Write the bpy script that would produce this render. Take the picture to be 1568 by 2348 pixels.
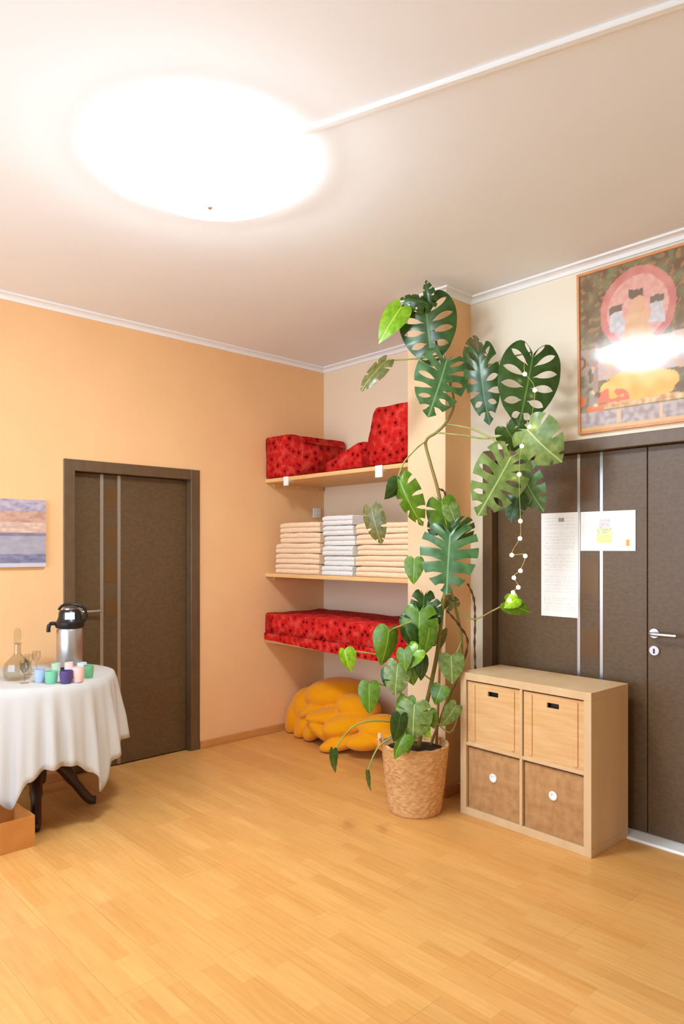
import bpy, bmesh, math, random
from mathutils import Vector, Matrix, noise
random.seed(7)
for o in list(bpy.data.objects): bpy.data.objects.remove(o)
S = bpy.context.scene
COL = S.collection
PI = math.pi
# ------------------------------------------------------------------ camera
F_PX, YAW, PY = 1602.79, 0.8152, 1258.72          # focal length and horizon in pixels of the 1568 x 2348 frame
CAM = Vector((4.376, 0.0, 1.442))
cd = bpy.data.cameras.new('camera'); cam = bpy.data.objects.new('camera', cd); COL.objects.link(cam)
cam.location = CAM; cam.rotation_euler = (PI/2, 0, YAW)
cd.sensor_fit = 'VERTICAL'; cd.sensor_height = 36.0; cd.lens = F_PX*36.0/2348
cd.shift_y = (PY-1174.0)/2348; cd.clip_start = .05
S.camera = cam
# ------------------------------------------------------------------ daylight, exposure
wd = bpy.data.worlds.new('world'); S.world = wd; wd.use_nodes = True
bg = wd.node_tree.nodes['Background']; bg.inputs[0].default_value = (.74, .94, 1.19, 1); bg.inputs[1].default_value = 5.7
vs = S.view_settings; vs.view_transform = 'Standard'; vs.look = 'None'; vs.gamma = 1; vs.exposure = 0.24; vs.use_curve_mapping = False
LAMP_STRENGTH = 22.0          # shade; lower glass boosted to light the room, upper side dimmed for the ceiling
# ------------------------------------------------------------------ room dimensions (metres)
YN, YR, YC = 3.9136, 3.4706, 3.226                 # niche back wall, right wall, pillar front
XC0, XC1 = 1.5395, 1.8287                          # pillar sides
ZC, CORN = 2.953, .050                             # ceiling, cornice size
X1, Y0 = 6.3, -1.5                                 # the two walls behind the camera
FW = Vector((-math.sin(YAW), math.cos(YAW), 0)); RT = Vector((math.cos(YAW), math.sin(YAW), 0)); UP = Vector((0, 0, 1))
def ray(x, y): return FW + RT*((x-784)/F_PX) + UP*((PY-y)/F_PX)
def at(x, y, d): return CAM + ray(x, y)*d          # pixel at a depth along the view axis
def onX(x, y, X): r = ray(x, y); return CAM + r*((X-CAM.x)/r.x)
def onY(x, y, Y): r = ray(x, y); return CAM + r*((Y-CAM.y)/r.y)
def onZ(x, y, Z): r = ray(x, y); return CAM + r*((Z-CAM.z)/r.z)

# ------------------------------------------------------------------ helpers
def obj(name, bm, m, parent=None, smooth=False, loc=None, rz=0):
    me = bpy.data.meshes.new(name)
    if isinstance(bm, bmesh.types.BMesh):
        bmesh.ops.recalc_face_normals(bm, faces=bm.faces); bm.to_mesh(me); bm.free()
    else: me = bm
    if m is not None:
        if len(me.materials): me.materials.clear()
        for x in (m if isinstance(m, (list, tuple)) else [m]): me.materials.append(x)
    if smooth:
        for p in me.polygons: p.use_smooth = True
        if smooth != True: me.set_sharp_from_angle(angle=math.radians(smooth))
    o = bpy.data.objects.new(name, me); COL.objects.link(o); o.parent = parent
    if loc is not None: o.location = loc
    o.rotation_euler.z = rz
    return o
def inst(name, me, parent=None, loc=None):
    o = bpy.data.objects.new(name, me); COL.objects.link(o); o.parent = parent
    if loc is not None: o.location = loc
    return o
def tag(o, label, cat, group=None, kind=None):
    o['label'] = label; o['category'] = cat
    if group: o['group'] = group
    if kind: o['kind'] = kind
    return o
def thing(name, label, cat, loc=(0, 0, 0), rz=0, group=None, kind=None):
    o = bpy.data.objects.new(name, None); COL.objects.link(o); o.location = loc; o.rotation_euler.z = rz
    o.empty_display_size = .05
    return tag(o, label, cat, group, kind)
def B(): return bmesh.new()
def box(bm, x0, x1, y0, y1, z0, z1, bev=0, seg=2, mi=0):
    r = bmesh.ops.create_cube(bm, size=1, matrix=Matrix.Translation(((x0+x1)/2, (y0+y1)/2, (z0+z1)/2)) @ Matrix.Diagonal((x1-x0, y1-y0, z1-z0, 1)))
    fs = list({f for v in r['verts'] for f in v.link_faces})
    for f in fs: f.material_index = mi
    if bev: bmesh.ops.bevel(bm, geom=list({e for v in r['verts'] for e in v.link_edges}), offset=bev, segments=seg, affect='EDGES', profile=.6)
    return bm
def lathe(bm, prof, n=32, c=(0, 0), wob=None):
    rings = []
    for r, z in prof:
        if r < 1e-5: rings.append([bm.verts.new((c[0], c[1], z))])
        else: rings.append([bm.verts.new((c[0]+r*math.cos(2*PI*i/n), c[1]+r*math.sin(2*PI*i/n), z)) for i in range(n)])
    for a, b in zip(rings, rings[1:]):
        for i in range(n):
            j = (i+1) % n
            if len(a) == 1 and len(b) == 1: continue
            if len(a) == 1: bm.faces.new((a[0], b[i], b[j]))
            elif len(b) == 1: bm.faces.new((a[i], a[j], b[0]))
            else: bm.faces.new((a[i], a[j], b[j], b[i]))
    return bm
def tube(bm, pts, rad, n=6, cap=True):
    pts = [Vector(p) for p in pts]; rings = []; ref = Vector((.31, .52, .79))
    for i, p in enumerate(pts):
        t = (pts[min(i+1, len(pts)-1)]-pts[max(i-1, 0)]).normalized()
        a = t.cross(ref)
        if a.length < .05: a = t.cross(Vector((1, 0, 0)))
        a.normalize(); b = t.cross(a)
        r = rad[i] if isinstance(rad, (list, tuple)) else rad
        rings.append([bm.verts.new(p+(a*math.cos(2*PI*k/n)+b*math.sin(2*PI*k/n))*r) for k in range(n)])
    for a, b in zip(rings, rings[1:]):
        for k in range(n): bm.faces.new((a[k], a[(k+1) % n], b[(k+1) % n], b[k]))
    if cap: bm.faces.new(rings[0]); bm.faces.new(rings[-1])
    return bm
def smooth_path(pts, sub=5):
    pts = [Vector(p) for p in pts]; out = []
    for i in range(len(pts)-1):
        p0, p1, p2, p3 = pts[max(i-1, 0)], pts[i], pts[i+1], pts[min(i+2, len(pts)-1)]
        for k in range(sub):
            t = k/sub
            out.append(.5*((2*p1)+(p2-p0)*t+(2*p0-5*p1+4*p2-p3)*t*t+(3*p1-p0-3*p2+p3)*t**3))
    out.append(pts[-1]); return out
def prism(bm, poly, axis, a0, a1):
    """extrude a 2D polygon along an axis: 'x' takes (y,z), 'y' takes (x,z), 'z' takes (x,y)"""
    f = {'x': lambda p, a: (a, p[0], p[1]), 'y': lambda p, a: (p[0], a, p[1]), 'z': lambda p, a: (p[0], p[1], a)}[axis]
    A = [bm.verts.new(f(p, a0)) for p in poly]; Bv = [bm.verts.new(f(p, a1)) for p in poly]; n = len(poly)
    bm.faces.new(A); bm.faces.new(Bv)
    for i in range(n): bm.faces.new((A[i], A[(i+1) % n], Bv[(i+1) % n], Bv[i]))
    return bm

# ------------------------------------------------------------------ materials
def lin(c): return tuple(((v/255)/12.92 if v/255 <= .04045 else ((v/255+.055)/1.055)**2.4) for v in c)+(1,)
class NT:
    def __init__(s, m): s.t = m.node_tree; s.n = s.t.nodes; s.l = s.t.links
    def add(s, t, **k):
        n = s.n.new('ShaderNode'+t)
        for a, b in k.items(): setattr(n, a, b)
        return n
    def link(s, a, b): s.l.new(a, b)
def mat(name, rgb, rough=.6, metal=0, rgb2=None, scale=30, stretch=(1, 1, 1), bump=0, bscale=None, spec=.5, emit=0, coords='Object', detail=4, lo=.35, hi=.65, coat=0, sheen=0):
    m = bpy.data.materials.new(name); m.use_nodes = True; t = NT(m); p = t.n['Principled BSDF']
    p.inputs['Base Color'].default_value = lin(rgb); p.inputs['Roughness'].default_value = rough; p.inputs['Metallic'].default_value = metal
    p.inputs['Specular IOR Level'].default_value = spec
    if coat: p.inputs['Coat Weight'].default_value = coat
    if sheen: p.inputs['Sheen Weight'].default_value = sheen
    if emit: p.inputs['Emission Color'].default_value = lin(rgb); p.inputs['Emission Strength'].default_value = emit
    if rgb2 or bump:
        tc = t.add('TexCoord'); mp = t.add('Mapping'); mp.inputs['Scale'].default_value = stretch
        t.link(tc.outputs[coords], mp.inputs[0])
        nz = t.add('TexNoise'); nz.inputs['Scale'].default_value = scale; nz.inputs['Detail'].default_value = detail; t.link(mp.outputs[0], nz.inputs['Vector'])
        if rgb2:
            r = t.add('ValToRGB'); r.color_ramp.elements[0].position = lo; r.color_ramp.elements[1].position = hi
            r.color_ramp.elements[0].color = lin(rgb); r.color_ramp.elements[1].color = lin(rgb2)
            t.link(nz.outputs['Fac'], r.inputs[0]); t.link(r.outputs[0], p.inputs['Base Color'])
        if bump:
            nb = nz
            if bscale:
                nb = t.add('TexNoise'); nb.inputs['Scale'].default_value = bscale; nb.inputs['Detail'].default_value = 3; t.link(mp.outputs[0], nb.inputs['Vector'])
            bp = t.add('Bump'); bp.inputs['Strength'].default_value = bump; bp.inputs['Distance'].default_value = .004
            t.link(nb.outputs['Fac'], bp.inputs['Height']); t.link(bp.outputs[0], p.inputs['Normal'])
    return m
M = {}
M['orange'] = mat('wall_paint_orange', (247, 196, 141), .75, rgb2=(245, 193, 138), scale=3, bump=.05, bscale=180, spec=.25)
M['cream'] = mat('wall_paint_cream', (243, 231, 208), .75, rgb2=(241, 228, 205), scale=3, bump=.05, bscale=180, spec=.25)
M['peach'] = mat('wall_paint_pale_peach', (245, 222, 190), .75, rgb2=(243, 219, 187), scale=3, bump=.05, bscale=180, spec=.25)
M['pillar'] = mat('pillar_paint_peach', (232, 198, 158), .75, rgb2=(230, 195, 155), scale=3, bump=.05, bscale=180, spec=.25)
M['ceiling'] = mat('ceiling_paint', (243, 243, 243), .85, rgb2=(241, 241, 241), scale=2, bump=.03, bscale=150, spec=.2)
M['white'] = mat('white_gloss_paint', (246, 244, 241), .45, spec=.4)
M['plastic'] = mat('white_plastic', (244, 243, 240), .4)
M['skirt'] = mat('skirting_wood', (214, 150, 84), .5, rgb2=(200, 136, 74), scale=14, stretch=(.4, .4, 4))
M['door'] = mat('dark_brown_door_veneer', (90, 67, 41), .40, rgb2=(102, 77, 48), scale=40, stretch=(1, 1, 1.6), bump=.06, bscale=120, spec=.5, detail=8)
M['frame'] = mat('dark_brown_frame', (96, 72, 47), .40, rgb2=(106, 80, 54), scale=26, stretch=(1, 1, .4), spec=.5)
M['steel'] = mat('brushed_steel', (196, 194, 196), .32, metal=1)
M['pane'] = mat('amber_glass', (104, 70, 34), .3, spec=.5)
M['birch'] = mat('birch_foil', (222, 188, 144), .5, rgb2=(214, 178, 132), scale=9, stretch=(1, 1, .15), spec=.4)
M['pine'] = mat('light_pine', (228, 184, 130), .55, rgb2=(218, 168, 110), scale=10, stretch=(.5, 1, 5), bump=.05, spec=.3)
M['basketcloth'] = mat('beige_linen', (196, 150, 102), .9, rgb2=(176, 130, 84), scale=22, bump=.35, bscale=260, spec=.1)
M['shelf'] = mat('shelf_beech', (238, 190, 130), .5, rgb2=(226, 174, 112), scale=10, stretch=(.3, 3, 3), spec=.35)
M['towel_peach'] = mat('peach_terry', (252, 218, 180), .95, rgb2=(244, 206, 166), scale=60, bump=.5, bscale=500, spec=.05, sheen=.3)
M['towel_white'] = mat('white_terry', (240, 234, 228), .95, rgb2=(232, 225, 218), scale=60, bump=.5, bscale=500, spec=.05, sheen=.3)
M['mustard'] = mat('mustard_cotton', (240, 158, 6), .85, rgb2=(236, 152, 5), scale=5, bump=1.0, bscale=16, spec=.1, sheen=.2)
M['cloth'] = mat('white_tablecloth', (204, 198, 191), .9, bump=.15, bscale=420, spec=.1)
M['darkwood'] = mat('dark_table_wood', (70, 36, 16), .4, rgb2=(54, 26, 10), scale=18, stretch=(1, 1, .3))
M['cardboard'] = mat('cardboard', (206, 138, 70), .85, rgb2=(198, 128, 62), scale=12, spec=.1)
M['black'] = mat('black_plastic', (20, 18, 18), .3)
M['paper'] = mat('paper', (248, 247, 243), .8, spec=.1)
M['grey'] = mat('grey_metal_clip', (150, 150, 152), .4, metal=.6)
M['wicker'] = mat('woven_seagrass', (234, 186, 130), .8, rgb2=(206, 152, 98), scale=34, stretch=(1, 1, 2.5), bump=.6, bscale=90, spec=.15)
M['soil'] = mat('potting_soil', (58, 40, 26), .95, rgb2=(36, 24, 16), scale=60, bump=.8, bscale=70)
M['stem'] = mat('green_brown_stem', (132, 128, 58), .6, rgb2=(150, 120, 66), scale=20)
M['petiole'] = mat('pale_green_petiole', (168, 168, 92), .55, rgb2=(140, 146, 70), scale=14)
M['root'] = mat('brown_aerial_root', (120, 78, 34), .8, rgb2=(70, 40, 14), scale=50)
M['stake'] = mat('bamboo_cane', (224, 168, 104), .6, rgb2=(208, 150, 86), scale=8, stretch=(1, 1, .2))
M['wire'] = mat('clear_wire', (196, 176, 110), .4)
M['bulb'] = mat('warm_led', (255, 236, 170), .4, emit=14)
M['lamp'] = mat('lit_opal_glass', (230, 246, 255), .3, emit=LAMP_STRENGTH)
M['lamp_low'] = mat('bright_opal_glass', (230, 246, 255), .3, emit=LAMP_STRENGTH*5)
M['lamp_top'] = mat('opal_glass_upper_side', (232, 246, 255), .3, emit=LAMP_STRENGTH*.3)
M['lamp_metal'] = mat('lamp_base_white', (240, 238, 234), .35)
def glass_mat(name, tint=(1, 1, 1), refl=.12):
    m = bpy.data.materials.new(name); m.use_nodes = True; t = NT(m); t.n.remove(t.n['Principled BSDF'])
    tr = t.add('BsdfTransparent'); tr.inputs[0].default_value = (*tint, 1); g = t.add('BsdfGlossy'); g.inputs['Roughness'].default_value = .03
    lw = t.add('LayerWeight'); lw.inputs[0].default_value = .5; pw = t.add('Math', operation='POWER'); pw.inputs[1].default_value = 4; t.link(lw.outputs['Facing'], pw.inputs[0])
    fr = t.add('Math', operation='MULTIPLY_ADD'); fr.inputs[1].default_value = .6; fr.inputs[2].default_value = .05; t.link(pw.outputs[0], fr.inputs[0]); mx = t.add('MixShader')
    t.link(fr.outputs[0], mx.inputs[0]); t.link(tr.outputs[0], mx.inputs[1]); t.link(g.outputs[0], mx.inputs[2]); t.link(mx.outputs[0], t.n['Material Output'].inputs[0])
    return m
M['glass'] = glass_mat('clear_glass'); M['crystal'] = glass_mat('crystal_glass', (.93, .92, .88))
def leaf_mat(name, c1, c2):
    m = bpy.data.materials.new(name); m.use_nodes = True; t = NT(m); p = t.n['Principled BSDF']
    tc = t.add('TexCoord'); nz = t.add('TexNoise'); nz.inputs['Scale'].default_value = 5; t.link(tc.outputs['Object'], nz.inputs['Vector'])
    r = t.add('ValToRGB'); r.color_ramp.elements[0].color = lin(c1); r.color_ramp.elements[1].color = lin(c2); r.color_ramp.elements[0].position = .35; r.color_ramp.elements[1].position = .68
    t.link(nz.outputs['Fac'], r.inputs[0])
    sx = t.add('SeparateXYZ'); t.link(tc.outputs['Object'], sx.inputs[0])
    ab = t.add('Math', operation='ABSOLUTE'); t.link(sx.outputs[0], ab.inputs[0])
    lt = t.add('Math', operation='LESS_THAN'); lt.inputs[1].default_value = .014; t.link(ab.outputs[0], lt.inputs[0])
    mx = t.add('MixRGB'); mx.inputs[2].default_value = lin(tuple(min(255, int(v*1.1+26)) for v in c2)); t.link(lt.outputs[0], mx.inputs[0]); t.link(r.outputs[0], mx.inputs[1])
    t.link(mx.outputs[0], p.inputs['Base Color']); p.inputs['Roughness'].default_value = .32; p.inputs['Specular IOR Level'].default_value = .55
    tl = t.add('BsdfTranslucent'); t.link(mx.outputs[0], tl.inputs[0]); ms = t.add('MixShader'); ms.inputs[0].default_value = .18
    t.link(p.outputs[0], ms.inputs[1]); t.link(tl.outputs[0], ms.inputs[2]); t.link(ms.outputs[0], t.n['Material Output'].inputs[0])
    return m
M['l_dark'] = leaf_mat('leaf_dark_green', (38, 68, 18), (58, 92, 32))
M['l_teal'] = leaf_mat('leaf_blue_green', (56, 98, 48), (92, 130, 80))
M['l_mid'] = leaf_mat('leaf_mid_green', (82, 120, 18), (108, 146, 38))
M['l_sage'] = leaf_mat('leaf_sage_green', (100, 128, 58), (142, 162, 92))
M['l_lime'] = leaf_mat('leaf_lime_green', (112, 164, 18), (154, 196, 48))
M['l_olive'] = leaf_mat('leaf_olive', (84, 88, 36), (124, 118, 62))
def floor_mat():
    m = bpy.data.materials.new('beech_laminate'); m.use_nodes = True; t = NT(m); p = t.n['Principled BSDF']
    g = t.add('NewGeometry')
    br = t.add('TexBrick'); br.offset = .37; br.offset_frequency = 2; br.squash = 1
    for k, v in (('Scale', 1), ('Mortar Size', .0007), ('Mortar Smooth', .3), ('Bias', -.1), ('Brick Width', .41), ('Row Height', .193/3)): br.inputs[k].default_value = v
    br.inputs['Color1'].default_value = lin((231, 174, 101)); br.inputs['Color2'].default_value = lin((221, 158, 85)); br.inputs['Mortar'].default_value = lin((210, 152, 86))
    t.link(g.outputs['Position'], br.inputs['Vector'])
    mp = t.add('Mapping'); mp.inputs['Scale'].default_value = (2.2, 26, 1); t.link(g.outputs['Position'], mp.inputs[0])
    nz = t.add('TexNoise'); nz.inputs['Scale'].default_value = 2.2; nz.inputs['Detail'].default_value = 6; t.link(mp.outputs[0], nz.inputs['Vector'])
    r = t.add('ValToRGB'); r.color_ramp.elements[0].color = (.86, .82, .78, 1); r.color_ramp.elements[1].color = (1.06, 1.06, 1.06, 1); r.color_ramp.elements[0].position = .3; r.color_ramp.elements[1].position = .7
    t.link(nz.outputs['Fac'], r.inputs[0])
    mx = t.add('MixRGB', blend_type='MULTIPLY'); mx.inputs[0].default_value = .7; t.link(br.outputs['Color'], mx.inputs[1]); t.link(r.outputs[0], mx.inputs[2])
    oi = t.add('ObjectInfo'); hs = t.add('HueSaturation'); ma = t.add('MapRange'); ma.inputs['To Min'].default_value = .95; ma.inputs['To Max'].default_value = 1.04
    t.link(oi.outputs['Random'], ma.inputs['Value']); t.link(ma.outputs[0], hs.inputs['Value']); t.link(mx.outputs[0], hs.inputs['Color'])
    t.link(hs.outputs[0], p.inputs['Base Color']); p.inputs['Roughness'].default_value = .33; p.inputs['Specular IOR Level'].default_value = .45
    return m
M['floor'] = floor_mat()
def red_mat(name, plain=False):
    m = bpy.data.materials.new(name); m.use_nodes = True; t = NT(m); p = t.n['Principled BSDF']; p.inputs['Roughness'].default_value = .85; p.inputs['Specular IOR Level'].default_value = .12
    tc = t.add('TexCoord'); v = t.add('TexVoronoi'); v.inputs['Scale'].default_value = 21; t.link(tc.outputs['Object'], v.inputs['Vector'])
    r = t.add('ValToRGB'); e = r.color_ramp.elements; e[0].position = .16; e[0].color = lin((80, 6, 10)); e[1].position = .30; e[1].color = lin((196, 26, 22))
    x = e.new(.55); x.color = lin((202, 36, 30)); y = e.new(.78); y.color = lin((214, 66, 56))
    t.link(v.outputs['Distance'], r.inputs[0])
    v2 = t.add('TexVoronoi'); v2.inputs['Scale'].default_value = 46; t.link(tc.outputs['Object'], v2.inputs['Vector'])
    r2 = t.add('ValToRGB'); r2.color_ramp.elements[0].position = .2; r2.color_ramp.elements[0].color = (.45, .3, .35, 1); r2.color_ramp.elements[1].position = .3; r2.color_ramp.elements[1].color = (1, 1, 1, 1)
    t.link(v2.outputs['Distance'], r2.inputs[0])
    mx = t.add('MixRGB', blend_type='MULTIPLY'); mx.inputs[0].default_value = .75; t.link(r.outputs[0], mx.inputs[1]); t.link(r2.outputs[0], mx.inputs[2])
    t.link(mx.outputs[0], p.inputs['Base Color'])
    return m
M['red'] = red_mat('red_patterned_cotton'); M['redplain'] = mat('plain_red_cotton', (204, 44, 22), .85, rgb2=(192, 36, 18), scale=12, bump=.15, bscale=140, spec=.12)
def print_mat(name, rough=.6, spec=.3, coat=0):
    m = bpy.data.materials.new(name); m.use_nodes = True; t = NT(m); p = t.n['Principled BSDF']
    a = t.add('VertexColor'); a.layer_name = 'print'; t.link(a.outputs[0], p.inputs['Base Color']); p.inputs['Roughness'].default_value = rough; p.inputs['Specular IOR Level'].default_value = spec
    p.inputs['Coat Weight'].default_value = coat; p.inputs['Coat Roughness'].default_value = .09
    return m
M['print'] = print_mat('matt_print'); M['print_glass'] = print_mat('print_behind_glass', .5, .3, 1.0)
def print_mesh(name, nx, nz, w, h, fn):
    """flat print in its own x-z plane facing -y, colours from fn(u, v)"""
    vs = [(i*w/nx, 0, j*h/nz) for j in range(nz+1) for i in range(nx+1)]
    fs = [(j*(nx+1)+i, j*(nx+1)+i+1, (j+1)*(nx+1)+i+1, (j+1)*(nx+1)+i) for j in range(nz) for i in range(nx)]
    me = bpy.data.meshes.new(name); me.from_pydata(vs, [], fs)
    ca = me.color_attributes.new('print', 'FLOAT_COLOR', 'POINT')
    for k in range(len(vs)): ca.data[k].color = lin(fn((k % (nx+1))/nx, (k//(nx+1))/nz))
    return me

# ================================================================== the setting
ST = dict(kind='structure')
fl = obj('floor', box(B(), -.15, X1+.15, Y0-.15, YN+.15, -.10, -.008), M['floor']); tag(fl, 'light beech laminate floor of long strip boards', 'floor', **ST)
PW, PL = .193, 1.286
bmp = B(); box(bmp, .0003, PL-.0003, .0003, PW-.0003, -.008, 0); plank_me = None
rows = int((YN-Y0)/PW)+1
for j in range(rows):
    y = Y0+j*PW; off = -((j*.4813) % 1)*PL
    k = 0
    while off+k*PL < X1:
        a, b = max(off+k*PL, 0), min(off+(k+1)*PL, X1); ye = min(y+PW, YN)
        k += 1
        if b-a < .01 or ye-y < .01: continue
        if abs(b-a-PL) < 1e-6 and abs(ye-y-PW) < 1e-6:
            if plank_me is None:
                o = obj('floor_plank', bmp, M['floor'], fl, loc=(a, y, 0)); plank_me = o.data
            else: inst('floor_plank', plank_me, fl, (a, y, 0))
        else: obj('floor_plank', box(B(), .0003, b-a-.0003, .0003, ye-y-.0003, -.008, 0), M['floor'], fl, loc=(a, y, 0))
tag(obj('ceiling', box(B(), -.15, X1+.15, Y0-.15, YN+.15, ZC, ZC+.1), M['ceiling']), 'smooth off white plaster ceiling', 'ceiling', **ST)
# left wall with the opening of its door
D0, D1, DH = 1.728, 2.708, 2.008                   # outer edges of the left door frame
b = B(); box(b, -.15, 0, Y0-.15, D0+.03, 0, ZC); box(b, -.15, 0, D1-.03, YN+.15, 0, ZC); box(b, -.15, 0, D0+.03, D1-.03, DH-.03, ZC)
tag(obj('wall_left', b, M['orange']), 'apricot orange painted wall on the left with a dark door', 'wall', **ST)
tag(obj('wall_niche', box(B(), 0, XC0, YN, YN+.15, 0, ZC), M['peach']), 'cream back wall of the shelf niche', 'wall', **ST)
b = B(); box(b, XC0, XC1, YC, YN+.15, 0, ZC)
for f in b.faces: f.material_index = 1 if f.calc_center_median().x > XC1-.001 else 0
pil = obj('wall_pillar', b, [M['pillar'], M['orange']]); tag(pil, 'pillar between shelf niche and double door, cream front and orange side', 'pillar', **ST)
# right wall with the opening of the double door
E0, E1, EH = 1.921, 3.862, 2.022
b = B(); box(b, XC1, E0+.03, YR, YR+.18, 0, ZC); box(b, E1-.03, X1+.15, YR, YR+.18, 0, ZC); box(b, E0+.03, E1-.03, YR, YR+.18, EH-.03, ZC)
tag(obj('wall_right', b, M['cream']), 'cream painted wall around the dark double door', 'wall', **ST)
tag(obj('wall_side', box(B(), X1, X1+.15, Y0-.15, YR, 0, ZC), M['cream']), 'cream wall on the far side of the camera', 'wall', **ST)
WIN = [(.3, 1.9), (2.2, 3.8)]; WZ0, WZ1 = .45, 2.78  # assumed windows out of view, added to bring daylight into the room
b = B()
xs = [0]+[v for w in WIN for v in w]+[X1]
for i in range(0, len(xs), 2): box(b, xs[i], xs[i+1], Y0-.15, Y0, 0, ZC)
for a, c in WIN: box(b, a, c, Y0-.15, Y0, 0, WZ0); box(b, a, c, Y0-.15, Y0, WZ1, ZC)
tag(obj('wall_back', b, M['cream']), 'cream wall with the added windows behind the camera', 'wall', **ST)
for n, (a, c) in enumerate(WIN):
    w = thing('window_%d' % (n+1), 'added unseen white framed window %s in the wall behind the camera' % ('nearer the orange wall' if n == 0 else 'further from the orange wall'), 'window', (0, 0, 0), **ST)
    b = B()
    for x0, x1, z0, z1 in ((a, a+.06, WZ0, WZ1), (c-.06, c, WZ0, WZ1), (a+.06, c-.06, WZ0, WZ0+.06), (a+.06, c-.06, WZ1-.06, WZ1), ((a+c)/2-.04, (a+c)/2+.04, WZ0+.06, WZ1-.06)):
        box(b, x0, x1, Y0-.11, Y0-.04, z0, z1)
    obj('window_frame', b, M['white'], w)
    for x0, x1 in ((a+.06, (a+c)/2-.04), ((a+c)/2+.04, c-.06)): obj('pane', box(B(), x0, x1, Y0-.08, Y0-.076, WZ0+.06, WZ1-.06), M['glass'], w)
    pl = bpy.data.lights.new('daylight_portal', 'AREA'); pl.shape = 'RECTANGLE'; pl.size = c-a; pl.size_y = WZ1-WZ0; pl.cycles.is_portal = True
    po = bpy.data.objects.new('daylight_portal', pl); COL.objects.link(po); po.location = ((a+c)/2, Y0-.14, (WZ0+WZ1)/2); po.rotation_euler = (PI/2, 0, 0)
# cornice: coved profile mitred round every corner
PATH = [(0, Y0), (0, YN), (XC0, YN), (XC0, YC), (XC1, YC), (XC1, YR), (X1, YR), (X1, Y0)]
NAMES = ['along the orange wall', 'in the shelf niche', 'on the hidden side of the pillar', 'on the front of the pillar', 'on the orange side of the pillar', 'above the double door', 'on the wall beside the camera', 'above the added windows']
PROF = [(0, 2.915), (.010, 2.915), (.013, 2.924)]+[(.013+.032*(1-math.cos(t)), 2.924+.018*math.sin(t)) for t in (.5, 1.0, PI/2)]+[(CORN, 2.942), (CORN, ZC), (0, ZC)]
NP = len(PATH)
def inward(i):
    a, c = Vector(PATH[i % NP]), Vector(PATH[(i+1) % NP]); d = (c-a).normalized(); return Vector((d.y, -d.x))
def mitred(bm, i, prof):
    a, c = Vector(PATH[i]), Vector(PATH[(i+1) % NP]); n0, n1, n2 = inward(i-1), inward(i), inward(i+1)
    ma, mc = n0+n1, n1+n2
    A = [bm.verts.new((*(a+ma*p), z)) for p, z in prof]; C = [bm.verts.new((*(c+mc*p), z)) for p, z in prof]; k = len(prof)
    bm.faces.new(A); bm.faces.new(C)
    for q in range(k): bm.faces.new((A[q], A[(q+1) % k], C[(q+1) % k], C[q]))
    return bm
for i in range(NP): tag(obj('trim_%d' % (i+1), mitred(B(), i, PROF), M['white']), 'white ceiling cornice '+NAMES[i], 'cornice', **ST)
# skirting boards, broken at the doors
SK, SH = .014, .055
def skirt(name, x0, x1, y0, y1, lab): tag(obj(name, box(B(), x0, x1, y0, y1, 0, SH, .003, 1), M['skirt']), lab, 'skirting', **ST)
skirt('baseboard_left', 0, SK, Y0, D0-.004, 'wood coloured skirting board left of the single dark door')
skirt('baseboard_left_corner', 0, SK, D1+.004, YN, 'wood coloured skirting board between the single dark door and the niche')
skirt('baseboard_niche', SK, XC0, YN-SK, YN, 'wood coloured skirting board across the niche')
skirt('baseboard_pillar', XC0, XC1+SK, YC-SK, YC, 'wood coloured skirting board on the pillar front')
skirt('baseboard_pillar_side', XC1, XC1+SK, YC, YR, 'wood coloured skirting board on the orange pillar side')
skirt('baseboard_right', E1+.01, X1, YR-SK, YR, 'wood coloured skirting board right of the double door')

# unseen panels added behind both doors to stop light leaking in
tag(obj('wall_light_block_left', box(B(), -.20, -.155, D0-.2, D1+.2, -.1, DH+.2), M['cream']), 'unseen panel added behind the single door to block stray light', 'wall', **ST)
tag(obj('wall_light_block_right', box(B(), E0-.08, E1+.2, YR+.185, YR+.23, -.1, EH+.2), M['cream']), 'unseen panel added behind the double door to block stray light', 'wall', **ST)
# ------------------------------------------------------------------ doors
def rbox(bm, T, *a, **k):
    n0 = len(bm.verts); box(bm, *a, **k); bm.verts.ensure_lookup_table()
    for v in bm.verts[n0:]: v.co = T(v.co)
def panel(name, parent, T, m, *a, **k):
    b = B(); box(b, *a, **k)
    for v in b.verts: v.co = T(v.co)
    return obj(name, b, m, parent)
def handle(parent, T, x, z, dr, m):
    """rose, lever and key rose in door coordinates: x along the door, y out of it, z up"""
    h = obj('door_handle', lathe_y(T, x, z, .026, .010), m, parent, smooth=40)
    b = B(); tube(b, [T(Vector(p)) for p in smooth_path([(x, -.008, z), (x, -.045, z), (x+dr*.012, -.054, z), (x+dr*.125, -.054, z)], 4)], .0095, 10); obj('lever', b, m, h, smooth=40)
    if dr > 0:
        k = obj('lock_rose', lathe_y(T, x, z-.086, .026, .010), m, parent, smooth=40)
        b = B(); box(b, x-.004, x+.004, -.0112, -.0098, z-.100, z-.076)
        for v in b.verts: v.co = T(v.co)
        obj('keyhole', b, M['black'], k)
def lathe_y(T, x, z, r, t):
    b = B(); lathe(b, [(0, 0), (r, 0), (r, t*.7), (r*.9, t), (0, t)], 24)
    for v in b.verts: v.co = T(Vector((x+v.co.x, -v.co.z, z+v.co.y)))
    return b
REC = .06
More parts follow.
